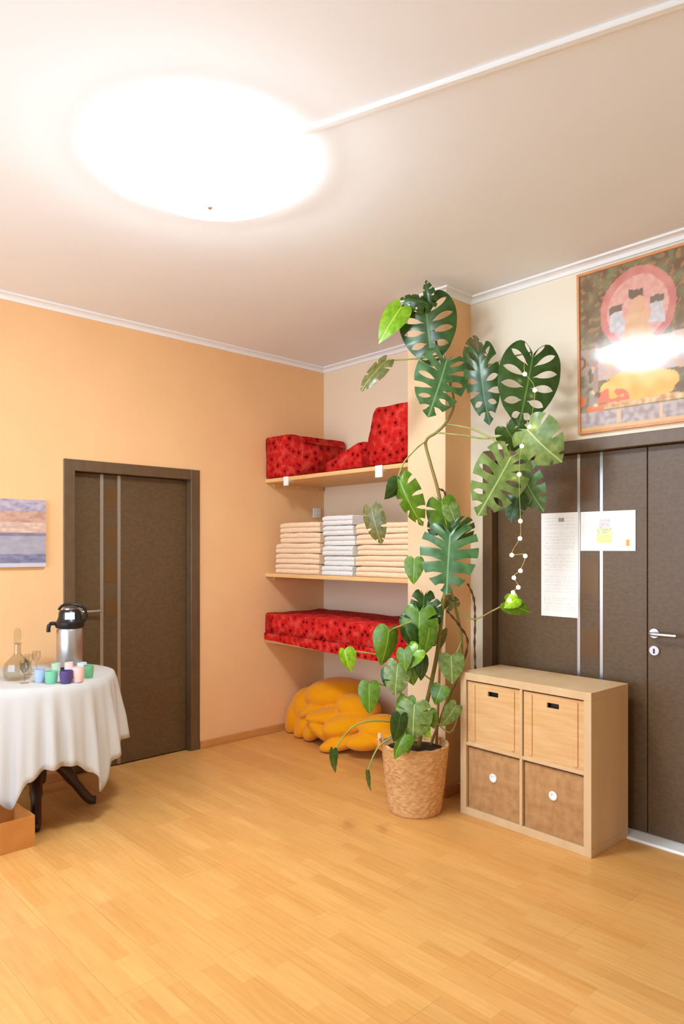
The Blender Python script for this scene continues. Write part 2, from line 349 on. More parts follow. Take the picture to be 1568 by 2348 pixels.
# left door: local x = +Y of the room, local -y = +X of the room
TL = lambda v: Vector((-v.y, v.x, v.z))
d1 = thing('door_1', 'dark brown single door with two steel strips in the orange wall', 'door', (0, 0, 0), **ST)
A = .072
for nm, a in (('jamb', (D0, D0+A)), ('jamb', (D1-A, D1))): panel(nm, d1, TL, M['frame'], a[0], a[1], -.012, .0, 0, DH, bev=.003, seg=1)
panel('head', d1, TL, M['frame'], D0+A, D1-A, -.012, .0, DH-A, DH, bev=.003, seg=1)
for a in ((D0+.031, D0+A-.002), (D1-A+.002, D1-.031)): panel('jamb_lining', d1, TL, M['frame'], a[0], a[1], .0005, .149, 0, DH-.032)
panel('head_lining', d1, TL, M['frame'], D0+A, D1-A, .0005, .149, DH-A+.002, DH-.032)
L0, L1, LZ = D0+A+.001, D1-A-.001, DH-A-.001
leaf = panel('door_leaf', d1, TL, M['door'], L0, L1, REC, REC+.045, .001, LZ, bev=.002, seg=1)
sA, sB = onX(233, 1200, -REC).y, onX(272.5, 1200, -REC).y
for s in (sA, sB): panel('steel_strip', leaf, TL, M['steel'], s-.011, s+.011, REC-.002, REC+.001, .002, LZ-.001)
for y0, y1 in ((1122, 1165), (1210, 1253), (1291, 1335), (1374, 1414)):
    panel('glass_pane', leaf, TL, M['pane'], sA+.022, sB-.014, REC-.0015, REC+.002, onX(255, y1, -REC).z, onX(255, y0, -REC).z)
handle(leaf, lambda v: TL(v)+Vector((-REC, 0, 0)), L0+.055, 1.04, 1, M['steel'])
# right double door: local = room x, y measured from the wall face, z
TR = lambda v: Vector((v.x, v.y+YR, v.z))
d2 = thing('door_2', 'dark brown double door with steel strips behind the birch cabinet', 'door', (0, 0, 0), **ST)
A2 = .066; RC2 = .05
for a in ((E0, E0+A2), (E1-A2, E1)): panel('jamb', d2, TR, M['frame'], a[0], a[1], -.010, .0, 0, EH, bev=.003, seg=1)
panel('head', d2, TR, M['frame'], E0+A2, E1-A2, -.010, .0, EH-A2, EH, bev=.003, seg=1)
for a in ((E0+.031, E0+A2-.002), (E1-A2+.002, E1-.031)): panel('jamb_lining', d2, TR, M['frame'], a[0], a[1], .0005, .17, 0, EH-.032)
panel('head_lining', d2, TR, M['frame'], E0+A2, E1-A2, .0005, .17, EH-A2+.002, EH-.032)
mid = onY(1484, 1300, YR+RC2).x
lz = EH-A2-.001
la = panel('door_leaf', d2, TR, M['door'], E0+A2+.001, mid-.002, RC2, RC2+.045, .016, lz, bev=.002, seg=1)
lb = panel('door_leaf', d2, TR, M['door'], mid+.002, E1-A2-.001, RC2, RC2+.045, .016, lz, bev=.002, seg=1)
sa, sb = onY(1327, 1300, YR+RC2).x, onY(1379, 1300, YR+RC2).x
for s in (sa, sb, 2*mid-sa, 2*mid-sb): panel('steel_strip', la if s < mid else lb, TR, M['steel'], s-.008, s+.008, RC2-.002, RC2+.001, .017, lz-.001)
for z0, z1 in ((1.70, 1.87), (1.46, 1.60), (1.20, 1.38), (.86, 1.02)):
    panel('glass_pane', la, TR, M['pane'], sa+.016, sb-.016, RC2-.0015, RC2+.002, z0, z1)
    panel('glass_pane', lb, TR, M['pane'], 2*mid-sb+.016, 2*mid-sa-.016, RC2-.0015, RC2+.002, z0, z1)
hp = onY(1501, 1452, YR+RC2)
handle(lb, lambda v: TR(v)+Vector((0, RC2, 0)), hp.x, hp.z, 1, M['steel'])
tag(obj('door_threshold', prism(B(), [(YR-.052, 0), (YR-.045, .010), (YR+.03, .014), (YR+.12, .014), (YR+.12, 0)], 'x', E0+A2, E1-A2), M['white']), 'pale threshold strip on the floor under the double door', 'threshold', **ST)

# ================================================================== the things
# ------------------------------------------------------------------ ceiling lamp and its cable duct
LC = Vector((2.03, 1.50, 0))
lamp = thing('ceiling_lamp', 'lit round glass ceiling lamp glowing white', 'lamp', (LC.x, LC.y, ZC))
b = B(); lathe(b, [(0, 0), (.10, 0), (.10, -.022), (.09, -.03), (0, -.03)], 32); obj('ceiling_plate', b, M['lamp_metal'], lamp, smooth=40)
b = B(); lathe(b, [(0, -.031), (.028, -.031), (.028, -.075), (0, -.075)], 16); obj('stem', b, M['lamp_metal'], lamp, smooth=40)
b = B(); lathe(b, [(.345, -.0625), (.33, -.074), (.24, -.094), (.16, -.104), (.0, -.106)], 56); obj('glass_shade', b, M['lamp'], lamp, smooth=True)
b = B(); lathe(b, [(.0, -.080), (.20, -.070), (.34, -.056), (.345, -.062)], 56); obj('shade_upper_side', b, M['lamp_top'], lamp, smooth=True)
b = B(); lathe(b, [(0, -.107), (.145, -.107), (.15, -.116), (.145, -.146), (.12, -.158), (0, -.162)], 40); obj('lower_glass', b, M['lamp_low'], lamp, smooth=True)
b = B(); lathe(b, [(0, -.163), (.012, -.163), (.014, -.172), (.008, -.18), (0, -.182)], 16); obj('finial', b, M['steel'], lamp, smooth=True)
p0, p1 = onZ(780, 268, ZC), onZ(1552, 4, ZC)
dv = (p1-p0); dv.z = 0; dv.normalize(); nv = Vector((-dv.y, dv.x, 0))
q0, q1 = Vector((LC.x, LC.y, 0))+dv*.11, None
off = (p0-q0).dot(nv); q0 = q0+nv*off; q1 = p1+dv*2.2
b = B(); vs = []
for q in (q0, q1):
    vs.append([b.verts.new((q.x+nv.x*a, q.y+nv.y*a, ZC+z)) for a, z in ((-.013, 0), (-.013, -.013), (-.010, -.016), (.010, -.016), (.013, -.013), (.013, 0))])
b.faces.new(vs[0]); b.faces.new(vs[1])
for k in range(6): b.faces.new((vs[0][k], vs[0][(k+1) % 6], vs[1][(k+1) % 6], vs[1][k]))
tag(obj('cable_duct', b, M['plastic']), 'thin white cable duct running across the ceiling to the lamp', 'cable duct')

# ------------------------------------------------------------------ picture on the orange wall
def canvas_print(u, v):
    n = noise.noise(Vector((u*9, v*14, 3)))*.5+noise.noise(Vector((u*24, v*30, 8)))*.35
    def mix(a, b_, t): t = max(0, min(1, t)); return tuple(x+(y-x)*t for x, y in zip(a, b_))
    if v < .06: return (206, 202, 208)
    if v < .20: return mix((112, 112, 138), (150, 146, 166), .5+n*1.5)
    if v < .46: return mix((160, 154, 164), (182, 172, 178), .5+n)
    if v < .51: return mix((122, 108, 130), (150, 140, 158), .5+n)
    if v < .66: return mix((232, 200, 170), (196, 160, 150), .4+n*1.6)
    if v < .82: return mix((186, 140, 120), (214, 176, 156), .5+n*1.8) if n < .2 else (222, 158, 116)
    return mix((150, 140, 166), (204, 186, 190), .5+n*1.5)
zp0, zp1, yp1 = 1.334, 1.738, 1.612
pic = thing('canvas_picture', 'unframed landscape print in mauve and peach hanging on the orange wall', 'picture', (0, 1.0, zp0))
obj('canvas', box(B(), .002, .026, 0, yp1-1.0, 0, zp1-zp0, .002, 1), M['white'], pic)
me = print_mesh('print', 90, 60, yp1-1.0, zp1-zp0, canvas_print); me.transform(Matrix.Rotation(PI/2, 4, 'Z')); o = obj('print', me, M['print'], pic); o.location = (.0265, 0, 0)

# ------------------------------------------------------------------ painting above the double door
PX0, PX1, PZ0, PZ1 = onY(1329, 800, YR).x, 3.80, 2.047, 2.890
def painting(u, v):  # print colours washed out to include the haze of the glass
    x, z = u*(PX1-PX0), v*(PZ1-PZ0)
    wv = noise.noise_vector(Vector((x*13, z*13, 2)))*.022+noise.noise_vector(Vector((x*40, z*40, 7)))*.007
    n = noise.noise(Vector((x*15, z*15, 1))); n2 = noise.noise(Vector((x*38, z*38, 5))); n3 = noise.noise(Vector((x*26, z*26, 11)))
    def mix(a, b_, t): t = max(0, min(1, t)); return tuple(p+(q-p)*t for p, q in zip(a, b_))
    c = mix((122, 92, 66), (136, 124, 86), .5+n*1.2)
    if n2 > .25: c = mix(c, (176, 132, 84), .8)
    if n3 > .34: c = mix(c, (124, 138, 100), .7)
    xr, zr = x+wv.x, z+wv.y
    for hx in (.31, .95):
        dx, dz = xr-hx, zr-.60
        d = math.hypot(x+wv.x*.3-hx, (z+wv.y*.3-.60)*.92)
        if d < .195 and z > .40: c = mix((204, 122, 112), (218, 146, 132), .5+n) if d > .155 else mix((222, 158, 144), (230, 182, 164), .5+n2)
        if abs(dx) < .035 and -.02 < dz < .10: c = (122, 100, 82) if dz > .05 else (226, 178, 142)
        for sx in (-.105, .10):
            if abs(dx-sx) < .032 and -.10 < dz < .04: c = (128, 108, 92) if dz > .0 else mix((196, 190, 192), (222, 214, 212), .5+n2)
        if abs(dx) < .05+.5*max(0, -dz-.02)*.6 and -.22 < dz < -.01: c = mix((232, 190, 150), (222, 170, 130), .5+n3)
        if abs(dx) < .26-.3*abs(zr-.36) and .26 < zr < .44: c = mix((214, 176, 140), (208, 170, 160), .5+n*1.6) if n2 < .2 else (200, 186, 184)
        if math.hypot(dx/.20, (zr-.20)/.085) < 1: c = mix((232, 178, 80), (242, 204, 120), .5+n)
        if math.hypot((dx+.13)/.10, (zr-.16)/.05) < 1 and n3 > -.1: c = (224, 120, 88)
        if abs(dx) < .25 and .105 < z < .135+.01*n: c = mix((204, 150, 96), (232, 204, 160), .5+n2)
    if x < .10 and z < .44 and n3 > -.2: c = mix((186, 140, 116), (160, 150, 140), .5+n2*1.6)
    if x < .05 and z < .30: c = mix((134, 120, 92), (160, 146, 126), .5+n2*2)
    if x < .13 and z < .2 and n > .05: c = (222, 128, 86)
    if z < .10: c = mix((168, 152, 148), (200, 184, 182), .5+n2*1.6)
    if .028 < z < .09 and ((x+.02)*4.6) % 1 < .10: c = (226, 190, 156)
    if z < .022: c = (228, 182, 124)
    return c
pt = thing('painting', 'large glazed painting with pink halo and gold above the double door', 'painting', (PX0, YR, PZ0))
pt.rotation_euler.x = .021
w, h = PX1-PX0, PZ1-PZ0
M['paintframe'] = mat('orange_wood_frame', (226, 158, 104), .4, rgb2=(214, 142, 88), scale=14)
for a in ((0, .014, 0, h), (w-.014, w, 0, h), (.014, w-.014, 0, .014), (.014, w-.014, h-.014, h)): obj('frame', box(B(), a[0], a[1], -.020, -.002, a[2], a[3], .002, 1), M['paintframe'], pt)
obj('backing', box(B(), .014, w-.014, -.010, -.002, .014, h-.014), M['paintframe'], pt)
o = obj('print', print_mesh('print', 220, 150, w-.028, h-.028, painting), M['print_glass'], pt); o.location = (.014, -.0115, .014)

# ------------------------------------------------------------------ papers on the double door
YP = YR+RC2-.0035
def sheet_plain(u, v):
    if .08 < u < .92 and .05 < v < .95:
        l = (v*34) % 1
        if l < .35 and noise.noise(Vector((u*60, int(v*34)*3.1, 2))) > -.05 and (int(v*34) % 7): return (228, 228, 226)
    return (249, 248, 244)
def sheet_colour(u, v):
    n = noise.noise(Vector((u*22, v*16, 4)))
    du, dv = abs(u-.45), v
    if du < .14 and .2 < v < .8:
        if v < .4: return (246, 236, 160)
        if v < .58: return (232, 236, 190) if n > -.1 else (206, 214, 178)
        if du < .10: return (226, 222, 220) if n > -.1 else (206, 204, 204)
    if .84 < u < .90 and .12 < v < .28: return (236, 176, 70)
    return (249, 248, 244)
for nm, (x0, y0), (x1, y1), fn, lab in (('paper_notice', (1241, 1174), (1326, 1411), sheet_plain, 'tall white printed notice taped to the double door'), ('paper_notice', (1331, 1169), (1457, 1263), sheet_colour, 'landscape white sheet with a small yellow green drawing on the double door')):
    a, c = onY(x0, y1, YP), onY(x1, y0, YP)
    t = thing(nm, lab, 'paper', (a.x, YP, a.z)); w, h = c.x-a.x, c.z-a.z
    obj('sheet', box(B(), 0, w, 0, .0012, 0, h), M['paper'], t)
    o = obj('print', print_mesh('print', 64, 96, w, h, fn), M['print'], t); o.location.y = -.0006
    if fn is sheet_plain: obj('clip', box(B(), w*.48, w*.62, -.006, .0, h-.05, h-.03, .002, 1), M['grey'], t)

# ------------------------------------------------------------------ birch cabinet with four inserts
cab = thing('cube_cabinet', 'light birch cube cabinet with four compartments in front of the double door', 'cabinet', (2.0337, 3.0964, 0), -.028)
CW, CD, CH, T0, T1 = .77, .362, .77, .039, .016
for nm, a in (('side_panel', (0, T0, 0, CD, T0, CH-T0)), ('side_panel', (CW-T0, CW, 0, CD, T0, CH-T0)), ('top_panel', (0, CW, 0, CD, CH-T0, CH)), ('bottom_panel', (0, CW, 0, CD, 0, T0)),
              ('divider', (CW/2-T1/2, CW/2+T1/2, .002, CD-.01, T0, CH-T0)), ('shelf', (T0, CW/2-T1/2, .002, CD-.01, CH/2-T1/2, CH/2+T1/2)), ('shelf', (CW/2+T1/2, CW-T0, .002, CD-.01, CH/2-T1/2, CH/2+T1/2)), ('back_panel', (T0, CW-T0, CD-.01, CD-.004, T0, CH-T0))):
    obj(nm, box(B(), *a, bev=.0015, seg=1), M['birch'], cab)
ce = cab.matrix_basis
def in_cab(x, y, z): return Matrix.Translation((2.0337, 3.0964, 0)) @ Matrix.Rotation(-.028, 4, 'Z') @ Vector((x, y, z))
cw = CW/2-T0-T1/2
for i, x0 in enumerate((T0, CW/2+T1/2)):
    # upper wooden crate with battens and a cut-out grip
    z0 = CH/2+T1/2; hh = CH-T0-z0-.008
    t = thing('wooden_crate', 'pine drawer crate in the upper %s compartment of the cabinet' % ('left' if i == 0 else 'right'), 'crate', in_cab(x0+.004, .006, z0), -.028, 'pine crates in the cabinet')
    w = cw-.008
    g0, g1 = w*.40, w*.60
    b = B(); box(b, .0, w, .006, .018, 0, hh-.062); box(b, 0, g0, .006, .018, hh-.062, hh-.036); box(b, g1, w, .006, .018, hh-.062, hh-.036); box(b, 0, w, .006, .018, hh-.036, hh)
    obj('front_board', b, M['pine'], t)
    for a in (.03, w-.05): obj('batten', box(B(), a, a+.020, 0, .006, .012, hh-.012, .002, 1), M['pine'], t)
    obj('grip_shadow_box', box(B(), g0-.005, g1+.005, .030, .034, hh-.070, hh-.030), M['black'], t)  # black sheet in place of the shade inside the grip hole
    b = B(); box(b, 0, .012, .018, .30, 0, hh); box(b, w-.012, w, .018, .30, 0, hh); box(b, .012, w-.012, .29, .30, 0, hh); box(b, .012, w-.012, .018, .29, 0, .01)
    obj('crate_body', b, M['pine'], t)
    # lower fabric box with a round metal eyelet
    t = thing('fabric_box', 'beige linen storage box in the lower %s compartment of the cabinet' % ('left' if i == 0 else 'right'), 'storage box', in_cab(x0+.005, .016, T0), -.028, 'linen boxes in the cabinet')
    w = cw-.010; hh = CH/2-T1/2-T0-.012
    obj('box_body', box(B(), 0, w, 0, .31, 0, hh, .006, 2), M['basketcloth'], t, smooth=40)
    b = B(); lathe(b, [(.010, 0), (.021, 0), (.023, .004), (.020, .007), (.012, .007), (.010, .004), (.010, 0)], 24)
    b.transform(Matrix.Translation((w*.5, 0, hh*.60)) @ Matrix.Rotation(PI/2, 4, 'X')); obj('eyelet', b, M['plastic'], t, smooth=40)
    b = B(); lathe(b, [(0, 0), (.011, 0), (.011, .002), (0, .002)], 16); b.transform(Matrix.Translation((w*.5, 0, hh*.60)) @ Matrix.Rotation(PI/2, 4, 'X')); obj('eyelet_cap', b, M['plastic'], t)

# ------------------------------------------------------------------ niche shelves
SF = 3.300                                         # front edge of the shelves
SHELF = [(1.956, 1.984), (1.226, 1.254), (.716, .744)]
for (z0, z1), lab in zip(SHELF, ('top beech shelf of the niche under red futons', 'middle beech shelf of the niche under the towels', 'bottom beech shelf of the niche above the mustard quilt')):
    t = thing('wall_shelf', lab, 'shelf', (0, 0, z0), 0, 'shelves in the niche')
    obj('board', box(B(), .001, XC0-.001, SF, YN-.001, 0, z1-z0, .002, 1), M['shelf'], t)
    for x0, x1 in ((.001, .02), (XC0-.02, XC0-.001)): obj('cleat', box(B(), x0, x1, SF+.08, YN-.02, -.03, -.0005), M['shelf'], t)
for px, py, s, lab in ((655, 1111, .052, 'white plastic clip on the top shelf edge near the orange wall'), (868, 1084, .062, 'white plastic clip on the top shelf edge near the pillar')):
    c = onY(px, py, SF-.01)
    t = thing('shelf_clip', lab, 'clip', (c.x, SF, 1.984), 0, 'clips on the top shelf')
    obj('front_plate', box(B(), -s/2, s/2, -.012, -.0005, 1.984-1.984-s-.014, .002, .003, 2), M['plastic'], t, smooth=40)
    obj('lower_lip', box(B(), -s/2, s/2, -.0004, .05, -.034, -.0285), M['plastic'], t)
# soft red futon pieces: rounded blocks with puckered faces
def soft_block(x0, x1, y0, y1, z0, z1, rad=.03, amp=.008, seed=0, res=.03, sag=None):
    b = B(); box(b, x0, x1, y0, y1, z0, z1)
    bmesh.ops.subdivide_edges(b, edges=b.edges, cuts=1)
    n = max(2, int(max(x1-x0, y1-y0, z1-z0)/res/2))
    bmesh.ops.subdivide_edges(b, edges=b.edges, cuts=min(n, 14), use_grid_fill=True)
    for v in b.verts:
        p = v.co.copy(); c = Vector((min(max(p.x, x0+rad), x1-rad), min(max(p.y, y0+rad), y1-rad), min(max(p.z, z0+rad), z1-rad)))
        d = p-c
        if d.length > 1e-6: p = c+d.normalized()*rad
        k = noise.noise_vector(p*9+Vector((seed*7.1, 0, 0)))*amp
        k.z *= max(0, min(1, (p.z-z0)/.03)); p += k
        if sag: p = sag(p)
        p.z = max(p.z, z0); p.y = min(p.y, y1); v.co = p
    return b
zt = 1.9845
a0, a1 = .012, .30
t = thing('red_futon', 'folded red patterned futon at the orange wall end of the top shelf', 'futon', (0, 0, zt), 0, 'red futons on the shelves')
b = soft_block(a0, a1, SF-.012, 3.885, 0, .325, .025, .008, 1)
o = obj('futon_body', b, [M['red'], M['redplain']], t, smooth=True)
for p in o.data.polygons:
    if p.normal.x > .5 and p.center.y > 3.40 or p.normal.z > .5: p.material_index = 1
obj('piping', tube(B(), [(a1+.001, 3.44, .275), (a1+.004, 3.62, .272), (a1+.001, 3.86, .275)], .007, 6), M['red'], t)
t = thing('red_futon', 'low folded red futon flap in the middle of the top shelf', 'futon', (0, 0, zt), 0, 'red futons on the shelves')
def flap(p): p = p.copy(); k = (p.x-.70)/(1.06-.70); p.z *= .45+.85*max(0, k); return p
b = soft_block(.70, 1.055, SF-.004, 3.80, 0, .15, .03, .010, 5, sag=flap); o = obj('futon_body', b, [M['red'], M['redplain']], t, smooth=True)
for p in o.data.polygons:
    if p.normal.z > .75: p.material_index = 1
t = thing('red_futon', 'tall folded red patterned futon beside the pillar on the top shelf', 'futon', (0, 0, zt), 0, 'red futons on the shelves')
def lean(p): p = p.copy(); p.x += -.05*max(0, .14-p.z)/.14*(0 if p.x < 1.3 else 0)+.07*max(0, p.z-.2)/.2*max(0, min(1, (1.25-p.x)/.15)); return p
obj('futon_body', soft_block(1.10, 1.528, SF+.0, 3.80, 0, .395, .045, .010, 9, sag=lean), M['red'], t, smooth=True)
zt = .7445
t = thing('red_futon', 'long flat red patterned futon on the bottom shelf', 'futon', (0, 0, zt), 0, 'red futons on the shelves')
def droop(p):
    p = p.copy()
    if p.y < SF+.03: p.z -= .028*max(0, min(1, (p.x-.15)/.7))*(1-p.z/.2)*(1 if p.y < SF-.002 else 0)
    return p
b = soft_block(.012, 1.526, SF-.022, 3.88, 0, .205, .03, .009, 13, res=.04); o = obj('futon_body', b, [M['red'], M['redplain']], t, smooth=True)
for p in o.data.polygons:
    if p.normal.z > .6: p.material_index = 1
# hanging patterned edge of that futon over the shelf front
b = B(); n = 40
top = [b.verts.new((.02+1.5*i/n, SF-.026-.004*math.sin(i*1.3), .05)) for i in range(n+1)]
bot = [b.verts.new((.02+1.5*i/n, SF-.024-.006*math.sin(i*1.1), -.002-.030*min(1, i/n*1.6))) for i in range(n+1)]
t2 = [b.verts.new((v.co.x, v.co.y+.004, v.co.z)) for v in top]; b2 = [b.verts.new((v.co.x, v.co.y+.004, v.co.z)) for v in bot]
for i in range(n):
    b.faces.new((top[i], top[i+1], bot[i+1], bot[i])); b.faces.new((t2[i], b2[i], b2[i+1], t2[i+1])); b.faces.new((bot[i], bot[i+1], b2[i+1], b2[i])); b.faces.new((top[i], t2[i], t2[i+1], top[i+1]))
obj('valance', b, M['red'], t, smooth=40)
# towels: folded profile extruded across the width
def towel_mesh(w, d, h, layers, seed):
    b = B(); pr = []
    lh = h/layers
    for k in range(layers):
        for a in (-.42, -.25, 0, .25, .42): pr.append((lh*.45*(1-math.cos(a*PI))*1.0, (k+.5)*lh+lh*.5*math.sin(a*PI)))
        if k < layers-1: pr.append((lh*.8, (k+1)*lh))
    pr += [(d, h*.94), (d, h*.06)]
    nx = 10; rings = []
    for i in range(nx+1):
        u = i/nx; e = min(u, 1-u); rd = 1-.10*max(0, 1-e*9)**2
        ring = []
        for y, z in pr:
            k = noise.noise(Vector((u*3+seed, y*9, z*22+seed*2)))
            ring.append(b.verts.new((u*w+.004*k, y+.005*k, max(0, z*rd+.0035*noise.noise(Vector((u*5, y*8+seed, 2)))*(1 if z > h*.3 else 0)))))
        rings.append(ring)
    n = len(pr)
    b.faces.new(rings[0]); b.faces.new(rings[-1])
    for r0, r1 in zip(rings, rings[1:]):
        for k in range(n): b.faces.new((r0[k], r0[(k+1) % n], r1[(k+1) % n], r1[k]))
    return b
def stack(x0, x1, ytop, n, m, colour, where, front, dx=0, seed=0, layers=2, narrow=0):
    zb = SHELF[1][1]+.0005
    pmid = (x0+x1)/2; ztop = onY(pmid, ytop, front).z; hh = (ztop-zb)/n; z = zb
    X0, X1_ = onY(x0, 1260, front).x, onY(x1, 1260, front).x
    ords = ['bottom', 'second', 'third', 'fourth', 'fifth', 'sixth', 'seventh']
    for k in range(n):
        jx = random.uniform(-.004, .004); jy = random.uniform(-.014, .012)
        nx = narrow if k >= n-2 else 0
        pos = 'top' if k == n-1 else ords[k]
        lab = '%s %s folded towel of the %s stack' % (pos, colour, where) if pos != 'second' else 'second %s folded towel from below in the %s stack' % (colour, where)
        o = obj('folded_towel', towel_mesh(X1_-X0-nx, .33, hh-.0022, layers, seed+k*1.7), m, smooth=50, loc=(X0+nx+jx, front+jy, z)); z += hh
        tag(o, lab, 'towel', '%s towels on the middle shelf' % colour)
stack(634, 734, 1197, 5, M['towel_peach'], 'peach', 'towel pile by the orange wall', 3.335, seed=1, narrow=.05)
stack(741, 810, 1181, 6, M['towel_white'], 'white', 'central towel pile', 3.325, seed=20)
stack(817, 960, 1197, 5, M['towel_peach'], 'peach', 'towel pile next to the pillar', 3.335, seed=40)
c = onX(741, 1177, .008)
t = thing('wall_socket', 'small white socket in the niche corner above the towels', 'socket', (.0, 3.83, c.z))
obj('cover_plate', box(B(), .001, .012, -.04, .04, -.04, .04, .003, 2), M['plastic'], t, smooth=40)
b = B(); lathe(b, [(0, 0), (.020, 0), (.020, .004), (.016, .006), (0, .002)], 24); b.transform(Matrix.Translation((.012, 0, 0)) @ Matrix.Rotation(PI/2, 4, 'Y')); obj('socket_insert', b, M['plastic'], t, smooth=40)

# ------------------------------------------------------------------ mustard quilt heap
def quilt():
    b = B()
    lobes = [  # px, py centre, room Y, radii (m) along view-right / depth / up, tilt
        (775, 1592, 3.66, (.26, .20, .13), -.04), (712, 1618, 3.60, (.15, .17, .15), .35), (676, 1645, 3.53, (.075, .13, .16), .20), (700, 1660, 3.49, (.07, .11, .15), .45), (727, 1664, 3.46, (.075, .10, .14), .75),
        (770, 1640, 3.50, (.23, .13, .065), -.10), (800, 1662, 3.46, (.20, .12, .085), -.22), (752, 1684, 3.43, (.16, .10, .055), .55), (790, 1700, 3.41, (.19, .085, .055), -.30), (872, 1668, 3.52, (.15, .13, .09), -.12),
        (845, 1698, 3.43, (.16, .09, .065), -.15), (822, 1622, 3.58, (.17, .14, .10), .15), (892, 1700, 3.44, (.09, .08, .07), -.3), (742, 1608, 3.55, (.22, .11, .05), -.55)]
    for px, py, Y, (rx, ry, rz), tl in lobes:
        c = onY(px, py, Y)
        mtx = Matrix.Translation(c) @ Matrix.Rotation(YAW, 4, 'Z') @ Matrix.Rotation(tl, 4, 'Y') @ Matrix.Diagonal((rx, ry, rz, 1))
        bmesh.ops.create_icosphere(b, subdivisions=3, radius=1, matrix=mtx)
    for v in b.verts:
        v.co.z = max(v.co.z, .004); v.co.y = min(v.co.y, YN-.02); v.co.x = max(v.co.x, .03)
    return b
q = obj('quilt_heap', quilt(), M['mustard'], smooth=True)
md = q.modifiers.new('remesh', 'REMESH'); md.mode = 'VOXEL'; md.voxel_size = .0085; md.use_smooth_shade = True
md = q.modifiers.new('soften', 'SMOOTH'); md.factor = .5; md.iterations = 2
tag(q, 'bulky mustard yellow quilt heaped on the floor below the shelves', 'quilt')

# ------------------------------------------------------------------ round table with cloth
TC = Vector((.432, 1.41, 0)); TRD, TZ = .405, .748
tb = thing('round_table', 'round dark wooden pedestal table under the white cloth', 'table', (TC.x, TC.y, 0))
b = B(); lathe(b, [(0, TZ-.028), (TRD-.01, TZ-.028), (TRD, TZ-.02), (TRD, TZ-.006), (TRD-.006, TZ), (0, TZ)], 56); obj('table_top', b, M['darkwood'], tb, smooth=40)
b = B(); lathe(b, [(0, .16), (.05, .16), (.055, .22), (.04, .30), (.035, .5), (.045, .62), (.09, .70), (.09, TZ-.029), (0, TZ-.029)], 24); obj('pedestal', b, M['darkwood'], tb, smooth=40)
for k in range(4):
    a = math.radians(70+90*k); d = Vector((math.cos(a), math.sin(a), 0))
    b = B(); tube(b, smooth_path([d*.03+UP*.27, d*.12+UP*.235, d*.20+UP*.13, d*.27+UP*.035, d*.31+UP*.022], 4), [.032]*8+[.026]*6+[.022]*3, 8); obj('leg', b, M['darkwood'], tb, smooth=True)
# cloth: angle 0 faces the camera, positive to the photo's right
view0 = math.atan2(CAM.y-TC.y, CAM.x-TC.x)
HEM = [(-180, .40), (-130, .42), (-95, .40), (-60, .49), (-40, .48), (-26, .49), (-15, .575), (-4, .44), (6, .39), (22, .39), (34, .45), (44, .58), (54, .43), (66, .365), (80, .36), (96, .40), (150, .40), (180, .40)]
def drop(a):
    a = (a+180) % 360-180
    for (a0, d0), (a1_, d1_) in zip(HEM, HEM[1:]):
        if a0 <= a <= a1_: t = (a-a0)/(a1_-a0); t = t*t*(3-2*t); return d0+(d1_-d0)*t
b = B(); N = 240; rings = []
for r in (0, .2, .36, TRD-.012, TRD+.003): rings.append([b.verts.new((0, 0, TZ+.003))] if r == 0 else [b.verts.new((r*math.cos(2*PI*i/N), r*math.sin(2*PI*i/N), TZ+.003-(.001 if r > TRD-.02 else 0)-(.004 if r > TRD else 0))) for i in range(N)])
for k in range(1, 13):
    s = k/12; ring = []
    for i in range(N):
        th = 2*PI*i/N; deg = math.degrees(th-view0)
        fo = math.sin(th*22+1.3*math.sin(th*5))*.6+.4*math.sin(th*37+2)
        r = TRD+.006+.055*s**.8+.030*min(1, s*1.6)*fo*(.6+.4*s)
        x, y = r*math.cos(th), r*math.sin(th)
        x = max(x, -TC.x+.006+.002*fo)
        ring.append(b.verts.new((x, y, TZ-.002-s*drop(deg))))
    rings.append(ring)
for i in range(N):
    j = (i+1) % N; b.faces.new((rings[0][0], rings[1][i], rings[1][j]))
    for A_, C_ in zip(rings[1:], rings[2:]): b.faces.new((A_[i], A_[j], C_[j], C_[i]))
cl = obj('tablecloth', b, M['cloth'], smooth=True, loc=(TC.x, TC.y, 0)); tag(cl, 'white cloth falling in folds over the round table', 'tablecloth')
sm = cl.modifiers.new('thickness', 'SOLIDIFY'); sm.thickness = .0015; sm.offset = 1
TT = TZ+.0055
# airpot
ap = onZ(160, 1533, TT); ap.z = TT
t = thing('pump_flask', 'steel pump flask with a black lid on the round table', 'flask', ap)
b = B(); lathe(b, [(0, 0), (.070, 0), (.073, .006), (.073, .225), (.066, .238), (0, .238)], 40); obj('flask_body', b, M['steel'], t, smooth=35)
b = B(); lathe(b, [(0, .0), (.0745, .0), (.0745, .018), (.072, .02), (0, .02)], 40); obj('base_ring', b, M['black'], t, smooth=35)
lid = B(); lathe(lid, [(0, .2385), (.076, .2385), (.080, .25), (.080, .268), (.070, .278), (.062, .30), (.060, .325), (.05, .338), (0, .34)], 40); lid = obj('lid', lid, M['black'], t, smooth=35)
b = B(); lathe(b, [(0, .3405), (.036, .3405), (.036, .348), (.03, .352), (0, .352)], 28); obj('pump_button', b, M['steel'], lid, smooth=35)
dcam = (CAM-ap); dcam.z = 0; dcam.normalize(); sd = Vector((dcam.y, -dcam.x, 0)) * 1.0
if sd.dot(RT) > 0: sd = -sd
b = B(); p = dcam*.0605; w3 = Vector((-dcam.y, dcam.x, 0))
vsx = [[b.verts.new(dcam*(.060+o)+w3*(.026*sx)+UP*z) for sx, z in ((-1, .288), (1, .288), (1, .328), (-1, .328))] for o in (-.004, .006)]
b.faces.new(vsx[0]); b.faces.new(vsx[1])
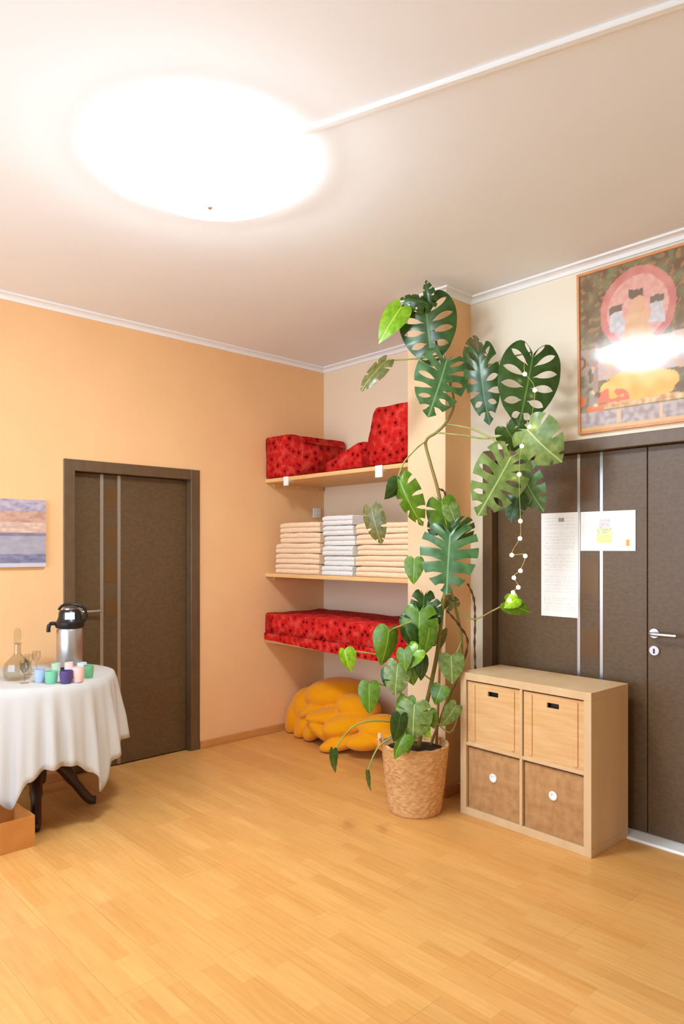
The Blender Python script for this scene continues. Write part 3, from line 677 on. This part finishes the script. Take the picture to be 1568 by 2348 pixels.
for k in range(4): b.faces.new((vsx[0][k], vsx[0][(k+1) % 4], vsx[1][(k+1) % 4], vsx[1][k]))
obj('lid_highlight', b, M['plastic'], lid)  # white plate modelled in place of the highlight on the pump lid
b = B(); tube(b, smooth_path([sd*.07+UP*.262, sd*.10+UP*.262, sd*.112+UP*.245, sd*.113+UP*.215], 4), .011, 10); obj('spout', b, M['black'], lid, smooth=True)
b = B(); tube(b, smooth_path([-sd*.066+UP*.262, -sd*.088+UP*.29, -sd*.078+UP*.345, -sd*.03+UP*.368, sd*.03+UP*.368, sd*.06+UP*.34], 5), .008, 8); obj('carry_handle', b, M['black'], lid, smooth=True)
# coloured cups
def cup_mesh(r, h): b = B(); return lathe(b, [(0, 0), (r*.80, 0), (r*.86, .004), (r, h*.55), (r*.98, h), (r*.91, h), (r*.91, h*.5), (r*.75, .008), (0, .008)], 28)
CUPS = [(86, 1566, (176, 196, 240), 'pale blue', .028, .066, 'leftmost of the coloured cups'), (112, 1569, (126, 204, 164), 'mint green', .031, .062, 'next to the pale blue one'), (146, 1569, (84, 68, 128), 'dark violet', .032, .064, 'in front of the pump flask'),
        (174, 1566, (250, 206, 196), 'pale pink', .030, .078, 'beside the dark violet one'), (199, 1556, (116, 190, 140), 'green', .026, .066, 'rightmost of the coloured cups'), (124, 1548, (196, 222, 190), 'light green', .024, .062, 'standing behind the mint one'),
        (154, 1546, (250, 214, 204), 'blush', .024, .062, 'close behind the dark violet one'), (184, 1546, (214, 224, 228), 'bluish white', .026, .06, 'at the right of the flask foot')]
for px, py, rgb, cn, r, hh, wh in CUPS:
    p = onZ(px, py, TT)+FW*r; p.z = TT
    o = obj('tea_light_cup', cup_mesh(r, hh), mat('cup_'+cn.replace(' ', '_'), rgb, .25), smooth=40, loc=p)
    tag(o, '%s cup on the white table, %s' % (cn, wh), 'cup', 'coloured cups on the round table')
# glassware
p = onZ(28, 1562, TT)+FW*.06; p.z = TT
t = thing('glass_decanter', 'clear glass decanter with a tall stopper on the round table', 'decanter', p)
b = B(); lathe(b, [(0, 0), (.060, 0), (.070, .015), (.074, .05), (.066, .085), (.036, .115), (.019, .135), (.018, .185), (.024, .192), (.021, .192), (.015, .185), (.016, .135), (.033, .112), (.062, .084), (.070, .05), (.066, .016), (.056, .006), (0, .006)], 12); obj('body', b, M['crystal'], t)
b = B(); lathe(b, [(0, .180), (.013, .182), (.014, .196), (.020, .21), (.020, .25), (.012, .268), (0, .27)], 8); obj('stopper', b, M['crystal'], t)
for px, py, lab in ((62, 1548, 'small clear stemmed glass behind the decanter'), (80, 1540, 'small clear stemmed glass between decanter and pump flask'), (52, 1568, 'small clear stemmed glass in front of the decanter')):
    p = onZ(px, py, TT)+FW*.02; p.z = TT
    b = B(); lathe(b, [(0, 0), (.024, 0), (.024, .002), (.004, .006), (.0035, .045), (.012, .055), (.024, .08), (.022, .112), (.0205, .112), (.022, .08), (.011, .058), (0, .052)], 20)
    tag(obj('liqueur_glass', b, M['crystal'], smooth=40, loc=p), lab, 'glass', 'small glasses on the round table')
p = onZ(50, 1572, TT)+FW*.02; p.z = TT
# cardboard box
t = thing('cardboard_box', 'open brown cardboard box on the floor in front of the round table', 'box', (.60, .84, 0))
bw, bd, bh = .285, .402, .150
for nm, a in (('box_side', (bw-.004, bw, 0, bd, .004, bh)), ('box_side', (0, .004, 0, bd, .004, bh)), ('box_end', (.004, bw-.004, bd-.004, bd, .004, bh)), ('box_end', (.004, bw-.004, 0, .004, .004, bh)), ('box_bottom', (0, bw, 0, bd, .0005, .004))):
    obj(nm, box(B(), *a), M['cardboard'], t)

# ------------------------------------------------------------------ plant in its basket
PC = Vector((1.838, 2.945, 0))
bk = thing('woven_basket', 'woven seagrass basket holding the tall plant', 'basket', PC)
b = B(); n = 96; prof = []
for k in range(31):
    s = k/30; prof.append((.140+.045*s**.8, s*.365))
rings = []
for k, (r, z) in enumerate(prof):
    ring = []
    for i in range(n):
        a = 2*PI*i/n; w_ = .0035*math.sin(a*24+PI*(k//2))*(1 if k % 2 else -.3)+.0015*noise.noise(Vector((math.cos(a)*3, math.sin(a)*3, z*20)))
        ring.append(b.verts.new(((r+w_)*math.cos(a), (r+w_)*math.sin(a), z)))
    rings.append(ring)
inner = [[b.verts.new(((r-.012)*math.cos(2*PI*i/n), (r-.012)*math.sin(2*PI*i/n), z)) for i in range(n)] for r, z in ((.185, .365), (.16, .20))]
rings += inner
for A_, C_ in zip(rings, rings[1:]):
    for i in range(n): b.faces.new((A_[i], A_[(i+1) % n], C_[(i+1) % n], C_[i]))
b.faces.new(rings[0][::-1]); b.faces.new(rings[-1])
obj('basket_weave', b, M['wicker'], bk, smooth=True)
b = B(); tube(b, [(.180*math.cos(2*PI*i/48), .180*math.sin(2*PI*i/48), .367+.003*math.sin(i*1.9)) for i in range(49)], .009, 8); obj('rim', b, M['wicker'], bk, smooth=True)
M['liner'] = mat('pale_liner', (232, 196, 160), .7)
b = B(); aL = math.atan2(-RT.y, -RT.x)
L_ = [[b.verts.new((r*math.cos(aL+.5*(u-.5)), r*math.sin(aL+.5*(u-.5)), z+.02*math.sin(u*7))) for u in (0, .2, .4, .6, .8, 1)] for r, z in ((.168, .34), (.190, .40), (.205, .395), (.203, .36))]
for A_, C_ in zip(L_, L_[1:]):
    for i in range(5): b.faces.new((A_[i], A_[i+1], C_[i+1], C_[i]))
obj('liner_edge', b, M['liner'], bk, smooth=True)
pl = thing('monstera_plant', 'tall monstera plant with split leaves climbing up to the ceiling', 'plant', (PC.x, PC.y, .30))
INV = Matrix.Translation((-PC.x, -PC.y, -.30))
def plant_part(name, bm, m, smooth=True): bm.transform(INV); return obj(name, bm, m, pl, smooth)
b = B(); lathe(b, [(0, .345), (.08, .350), (.165, .335), (.165, .22), (0, .22)], 40, (PC.x, PC.y)); plant_part('soil', b, M['soil'])
DP = 3.87
def pix(l): return [at(x, y, d) for x, y, d in l]
STEM = [(958, 1722, 3.86), (972, 1640, 3.86), (990, 1560, 3.86), (1005, 1480, 3.87), (1014, 1400, 3.88), (1024, 1330, 3.88), (1030, 1260, 3.88), (1018, 1190, 3.88), (1003, 1120, 3.88), (986, 1060, 3.88), (976, 1012, 3.88), (1000, 992, 3.88), (1022, 970, 3.88), (1040, 930, 3.88), (1032, 880, 3.88), (1004, 800, 3.89), (984, 715, 3.90)]
sp = smooth_path(pix(STEM), 5)
b = B(); tube(b, sp, [.013-.007*i/len(sp) for i in range(len(sp))], 8); plant_part('main_stem', b, M['stem'])
b = B(); tube(b, smooth_path(pix([(985, 1715, 3.90), (1020, 1620, 3.92), (1052, 1540, 3.92), (1058, 1470, 3.92), (1046, 1400, 3.93), (1030, 1345, 3.92)]), 5), .008, 8); plant_part('side_stem', b, M['stem'])
b = B(); tube(b, pix([(1000, 1725, 3.93), (1014, 1375, 3.99)]), .0075, 8); plant_part('cane', b, M['stake'])
def petiole(pts, r=.0045):
    b = B(); path = smooth_path(pix(pts), 5); tube(b, path, r, 6); plant_part('petiole', b, M['petiole'])
for pts in ([(976, 1012, 3.88), (955, 1028, 3.83), (925, 1062, 3.80), (912, 1098, 3.78)], [(1022, 972, 3.88), (1085, 985, 3.8), (1150, 1020, 3.68), (1172, 1052, 3.62)], [(1000, 992, 3.88), (1060, 998, 3.82), (1120, 1005, 3.75), (1200, 985, 3.62)],
            [(1008, 815, 3.89), (960, 822, 3.88), (900, 826, 3.87), (880, 831, 3.86)], [(1030, 880, 3.88), (1090, 850, 3.80), (1160, 822, 3.70), (1218, 808, 3.64)], [(985, 718, 3.9), (960, 712, 3.88), (920, 706, 3.86)],
            [(1014, 1400, 3.88), (960, 1420, 3.8), (905, 1440, 3.74), (892, 1448, 3.72)], [(1046, 1400, 3.93), (1085, 1420, 3.84), (1130, 1400, 3.70), (1160, 1384, 3.62)], [(990, 1560, 3.86), (930, 1520, 3.82), (860, 1500, 3.78), (798, 1492, 3.75)],
            [(972, 1640, 3.86), (920, 1590, 3.8), (870, 1568, 3.74), (846, 1570, 3.72)], [(985, 1640, 3.9), (1030, 1680, 3.85), (1050, 1640, 3.8)], [(958, 1715, 3.86), (910, 1660, 3.7), (820, 1660, 3.60), (764, 1722, 3.56)], [(958, 1715, 3.86), (915, 1690, 3.66), (868, 1712, 3.58), (842, 1772, 3.54)],
            [(1005, 1480, 3.87), (960, 1470, 3.78), (930, 1490, 3.72)], [(1058, 1470, 3.92), (1050, 1490, 3.86), (1040, 1505, 3.82)]): petiole(pts)
for pts in ([(1072, 1338, 3.93), (1086, 1372, 3.93), (1089, 1420, 3.93), (1088, 1480, 3.93), (1090, 1540, 3.93)], [(1024, 1400, 3.88), (1050, 1430, 3.9), (1072, 1470, 3.92), (1060, 1530, 3.9)], [(1003, 1120, 3.88), (1020, 1130, 3.9), (1018, 1165, 3.9)]):
    path = smooth_path(pix(pts), 8); b = B(); tube(b, path, [.0055+.0022*math.sin(i*1.7) for i in range(len(path))], 7); plant_part('aerial_root', b, M['root'])
# leaf blades ---------------------------------------------------------
OUT = [(0.015, -.005), (.15, -.165), (.34, -.15), (.485, .05), (.525, .30), (.475, .54), (.36, .75), (.18, .92), (0, 1.03)]
HRT = [(0.015, -.005), (.14, -.13), (.32, -.11), (.43, .06), (.44, .28), (.37, .52), (.25, .74), (.11, .92), (0, 1.03)]
def outline(P, s):
    x = s*(len(P)-1); i = min(int(x), len(P)-2); t = x-i
    g = lambda k: Vector(P[max(0, min(len(P)-1, k))])
    p0, p1, p2, p3 = g(i-1), g(i), g(i+1), g(i+2)
    return .5*((2*p1)+(p2-p0)*t+(2*p0-5*p1+4*p2-p3)*t*t+(3*p1-p0-3*p2+p3)*t**3)
def leaf_mesh(name, lobes, kind, cup=.16, bend=.25, fold=.12, seed=0, q0=.34, gap=.024, P=None):
    P = P or OUT; b = B(); rnd = random.Random(seed)
    cuts = [0]+[.16+.72*k/(lobes-1)+rnd.uniform(-.012, .012) for k in range(lobes)]+[1] if lobes > 1 else [0, .25, .5, .75, 1]
    QN = 9
    def pos(s, q, sgn):
        e = outline(P, s); m = Vector((0, .04+.93*max(0, (s-.08)/.92)**1.15))
        c = (m+e)/2+Vector((.0, -.05*(1-s)))
        p = m*(1-q)**2+c*2*q*(1-q)+e*q*q
        x, y = p.x*sgn, p.y
        z = fold*abs(x)-cup*x*x*2-bend*y*y+.012*math.sin(s*37+seed)*q
        return (x, y, z)
    for sgn in (-1, 1):
        for k in range(len(cuts)-1):
            s0, s1 = cuts[k], cuts[k+1]; cn = 4; cols = []
            kk = kind if not (kind == 'mixed') else ('slit' if (k+(sgn > 0)) % 2 else 'hole')
            def g(q, edge):
                if lobes < 2 or edge in (0, len(cuts)-1): return 0
                if q <= q0: return 0
                t = (q-q0)/(1-q0)
                ok = kind if kind != 'mixed' else ('slit' if edge % 2 else 'hole')
                return gap*(math.sin(min(1, t*1.5)*PI/2) if ok == 'slit' else math.sin(min(1, t/.82)*PI)**.6 if t < .82 else 0)
            for c in range(cn+1):
                col = []
                for q_ in range(QN+1):
                    q = q_/QN; a, d = s0+g(q, k), s1-g(q, k+1)
                    col.append(b.verts.new(pos(a+(d-a)*c/cn, q, sgn)))
                cols.append(col)
            for A_, C_ in zip(cols, cols[1:]):
                for i in range(QN):
                    vs_ = (A_[i], A_[i+1], C_[i+1], C_[i]) if sgn > 0 else (A_[i], C_[i], C_[i+1], A_[i+1])
                    b.faces.new(vs_)
    bmesh.ops.remove_doubles(b, verts=b.verts, dist=.0008)
    bmesh.ops.dissolve_degenerate(b, edges=b.edges, dist=.0003)
    me = bpy.data.meshes.new(name); b.to_mesh(me); b.free()
    for p in me.polygons: p.use_smooth = True
    return me
LM = {'hole': leaf_mesh('split_leaf', 6, 'hole', .20, .22, seed=1, gap=.034, q0=.2), 'slit': leaf_mesh('split_leaf', 6, 'slit', .18, .2, seed=2, gap=.028, q0=.26), 'mixed': leaf_mesh('split_leaf', 7, 'mixed', .22, .3, seed=3, gap=.028, q0=.25),
      'few': leaf_mesh('split_leaf', 4, 'slit', .25, .3, seed=4, gap=.020, q0=.45), 'curl': leaf_mesh('split_leaf', 5, 'slit', .45, .55, fold=-.1, seed=5, gap=.024), 'heart': leaf_mesh('heart_leaf', 1, 'none', .22, .25, seed=6, P=HRT), 'hcurl': leaf_mesh('heart_leaf', 1, 'none', .5, .5, fold=-.15, seed=7, P=HRT)}
MEV = {}
def leaf(kind, a, tip, w, d, mt, dt=0., turn=0.):
    """blade from its petiole pixel a to its tip pixel, w = width in pixels, d = depth at the petiole, dt = how much deeper the tip lies, turn = roll about the midrib"""
    A_, T_ = at(*a, d), at(*tip, d+dt)
    yv = (T_-A_); ln = yv.length; yv.normalize()
    zv = (CAM-A_); zv = (zv-yv*zv.dot(yv)).normalized(); zv = Matrix.Rotation(math.radians(turn), 3, yv) @ zv
    xv = yv.cross(zv)
    wm = w/F_PX*d/ max(.35, abs(math.cos(math.radians(turn))))
    base = {'heart': .88, 'hcurl': .85}.get(kind, 1.04)
    me = MEV.get((kind, mt))
    if me is None:
        me = LM[kind].copy(); me.materials.clear(); me.materials.append(M[mt]); MEV[(kind, mt)] = me
    nm = 'leaf_blade'
    o = bpy.data.objects.new(nm, me); COL.objects.link(o); o.parent = pl
    R3 = Matrix((xv, yv, zv)).transposed().to_4x4()
    o.matrix_basis = INV @ Matrix.Translation(A_) @ R3 @ Matrix.Diagonal((wm/base, ln/1.03, (ln+wm)/2, 1))
    return o
for args in [
    ('hole', (976, 694), (986, 828), 132, 3.86, 'l_dark', -.06, 8), ('curl', (984, 698), (928, 672), 40, 3.83, 'l_dark', -.04, 30), ('curl', (986, 700), (966, 650), 30, 3.84, 'l_dark', -.05, -30),
    ('heart', (920, 704), (868, 776), 56, 3.84, 'l_lime', -.05, 20), ('mixed', (1024, 826), (992, 942), 122, 3.80, 'l_teal', -.08, -10), ('few', (884, 828), (822, 886), 36, 3.85, 'l_olive', -.04, 40),
    ('mixed', (1098, 812), (1112, 966), 80, 3.76, 'l_dark', -.06, 14), ('few', (1092, 850), (1108, 762), 62, 3.86, 'l_olive', .02, 40),
    ('hole', (1222, 812), (1196, 966), 138, 3.62, 'l_dark', -.08, -8), ('few', (1208, 984), (1272, 1058), 112, 3.58, 'l_sage', -.10, 18), ('mixed', (1172, 1046), (1108, 1168), 124, 3.60, 'l_sage', -.12, -6),
    ('slit', (1190, 1072), (1236, 1176), 74, 3.66, 'l_teal', -.04, 30), ('few', (1192, 1130), (1168, 1192), 52, 3.68, 'l_dark', -.03, 10), ('few', (1160, 980), (1190, 1040), 70, 3.66, 'l_dark', .0, 30),
    ('curl', (916, 1100), (950, 1202), 60, 3.76, 'l_mid', -.06, 20), ('hcurl', (918, 1104), (898, 1146), 34, 3.78, 'l_dark', -.03, -40), ('few', (852, 1166), (866, 1246), 50, 3.78, 'l_olive', -.04, 25),
    ('few', (1012, 1150), (1034, 1236), 76, 3.84, 'l_mid', -.05, -14), ('slit', (1032, 1222), (1022, 1356), 132, 3.74, 'l_teal', -.10, 4), ('curl', (1034, 1206), (1060, 1246), 80, 3.80, 'l_dark', -.03, 20),
    ('heart', (950, 1282), (946, 1338), 46, 3.80, 'l_mid', -.03, 10), ('few', (972, 1366), (968, 1446), 58, 3.84, 'l_dark', -.04, -12), ('few', (962, 1402), (958, 1504), 84, 3.78, 'l_mid', -.06, 8),
    ('few', (934, 1412), (936, 1450), 40, 3.82, 'l_dark', -.03, 10), ('hcurl', (892, 1442), (886, 1524), 56, 3.72, 'l_mid', -.05, -20), ('heart', (958, 1490), (914, 1536), 44, 3.70, 'l_lime', -.03, 20), ('heart', (940, 1482), (976, 1512), 34, 3.72, 'l_lime', -.03, -20),
    ('few', (912, 1522), (904, 1594), 62, 3.70, 'l_sage', -.05, 6), ('heart', (936, 1516), (950, 1570), 52, 3.72, 'l_mid', -.04, -10), ('heart', (1034, 1504), (1038, 1568), 60, 3.80, 'l_sage', -.04, -6), ('heart', (846, 1568), (846, 1638), 50, 3.70, 'l_mid', -.04, 4),
    ('hcurl', (790, 1490), (796, 1540), 38, 3.74, 'l_lime', -.03, 25), ('heart', (1012, 1574), (996, 1614), 44, 3.76, 'l_mid', -.03, 12), ('heart', (1046, 1618), (1014, 1668), 38, 3.76, 'l_sage', -.04, -20), ('few', (950, 1616), (944, 1698), 84, 3.62, 'l_sage', -.05, 6),
    ('heart', (932, 1602), (918, 1680), 46, 3.68, 'l_mid', -.05, 34), ('heart', (964, 1652), (984, 1692), 34, 3.62, 'l_lime', -.03, 0), ('hcurl', (930, 1684), (894, 1732), 36, 3.60, 'l_mid', -.03, 30), ('heart', (930, 1690), (934, 1730), 26, 3.62, 'l_mid', -.03, 20),
    ('heart', (1160, 1380), (1218, 1408), 46, 3.60, 'l_mid', -.02, 10), ('heart', (1186, 1372), (1158, 1392), 34, 3.58, 'l_lime', -.02, 0), ('heart', (764, 1720), (758, 1772), 20, 3.54, 'l_dark', -.03, 66), ('heart', (842, 1770), (841, 1816), 14, 3.52, 'l_dark', -.02, 74),
    ('few', (990, 1384), (996, 1440), 44, 3.82, 'l_dark', -.03, 18), ('heart', (984, 1440), (978, 1500), 44, 3.74, 'l_mid', -.04, -25), ('hcurl', (930, 1440), (946, 1486), 40, 3.76, 'l_dark', -.03, 22),
    ('heart', (926, 1490), (926, 1540), 36, 3.68, 'l_mid', -.03, 24), ('hcurl', (968, 1506), (972, 1560), 34, 3.70, 'l_dark', -.03, -18), ('heart', (888, 1536), (880, 1572), 28, 3.74, 'l_dark', -.02, 20), ('heart', (918, 1640), (908, 1704), 40, 3.60, 'l_dark', -.03, -24),
    ('heart', (984, 1630), (994, 1672), 34, 3.66, 'l_mid', -.03, 14), ('heart', (1030, 1160), (1050, 1206), 40, 3.82, 'l_sage', -.03, -20), ('few', (1000, 1190), (988, 1230), 36, 3.84, 'l_dark', -.02, 24), ('heart', (1000, 1480), (1030, 1440), 26, 3.86, 'l_olive', .02, 30), ('few', (1040, 1390), (1020, 1360), 40, 3.90, 'l_olive', .02, 30)]: leaf(*args)

# ------------------------------------------------------------------ fairy lights hanging from the leaves
BUL = [(1203, 855), (1226, 892), (1214, 976), (1196, 1020), (1190, 1085), (1193, 1192), (1192, 1232), (1173, 1270), (1204, 1272), (1193, 1306), (1178, 1322), (1188, 1344), (1176, 1356), (1168, 1374)]
fp = pix([(x, y, 3.535) for x, y in BUL])
fy = thing('fairy_lights', 'string of warm fairy lights hanging down in front of the double door', 'string lights', fp[-1])
I2 = Matrix.Translation(-fp[-1])
b = B(); tube(b, [I2 @ p for p in smooth_path([fp[0]+UP*.06]+fp, 4)], .0012, 5); obj('wire', b, M['wire'], fy)
bb = B(); bmesh.ops.create_icosphere(bb, subdivisions=2, radius=.0105); bme = None
for p in fp:
    if bme is None: o = obj('bulb', bb, M['bulb'], fy, True); bme = o.data
    else: o = inst('bulb', bme, fy)
    o.location = I2 @ p+UP*-.006
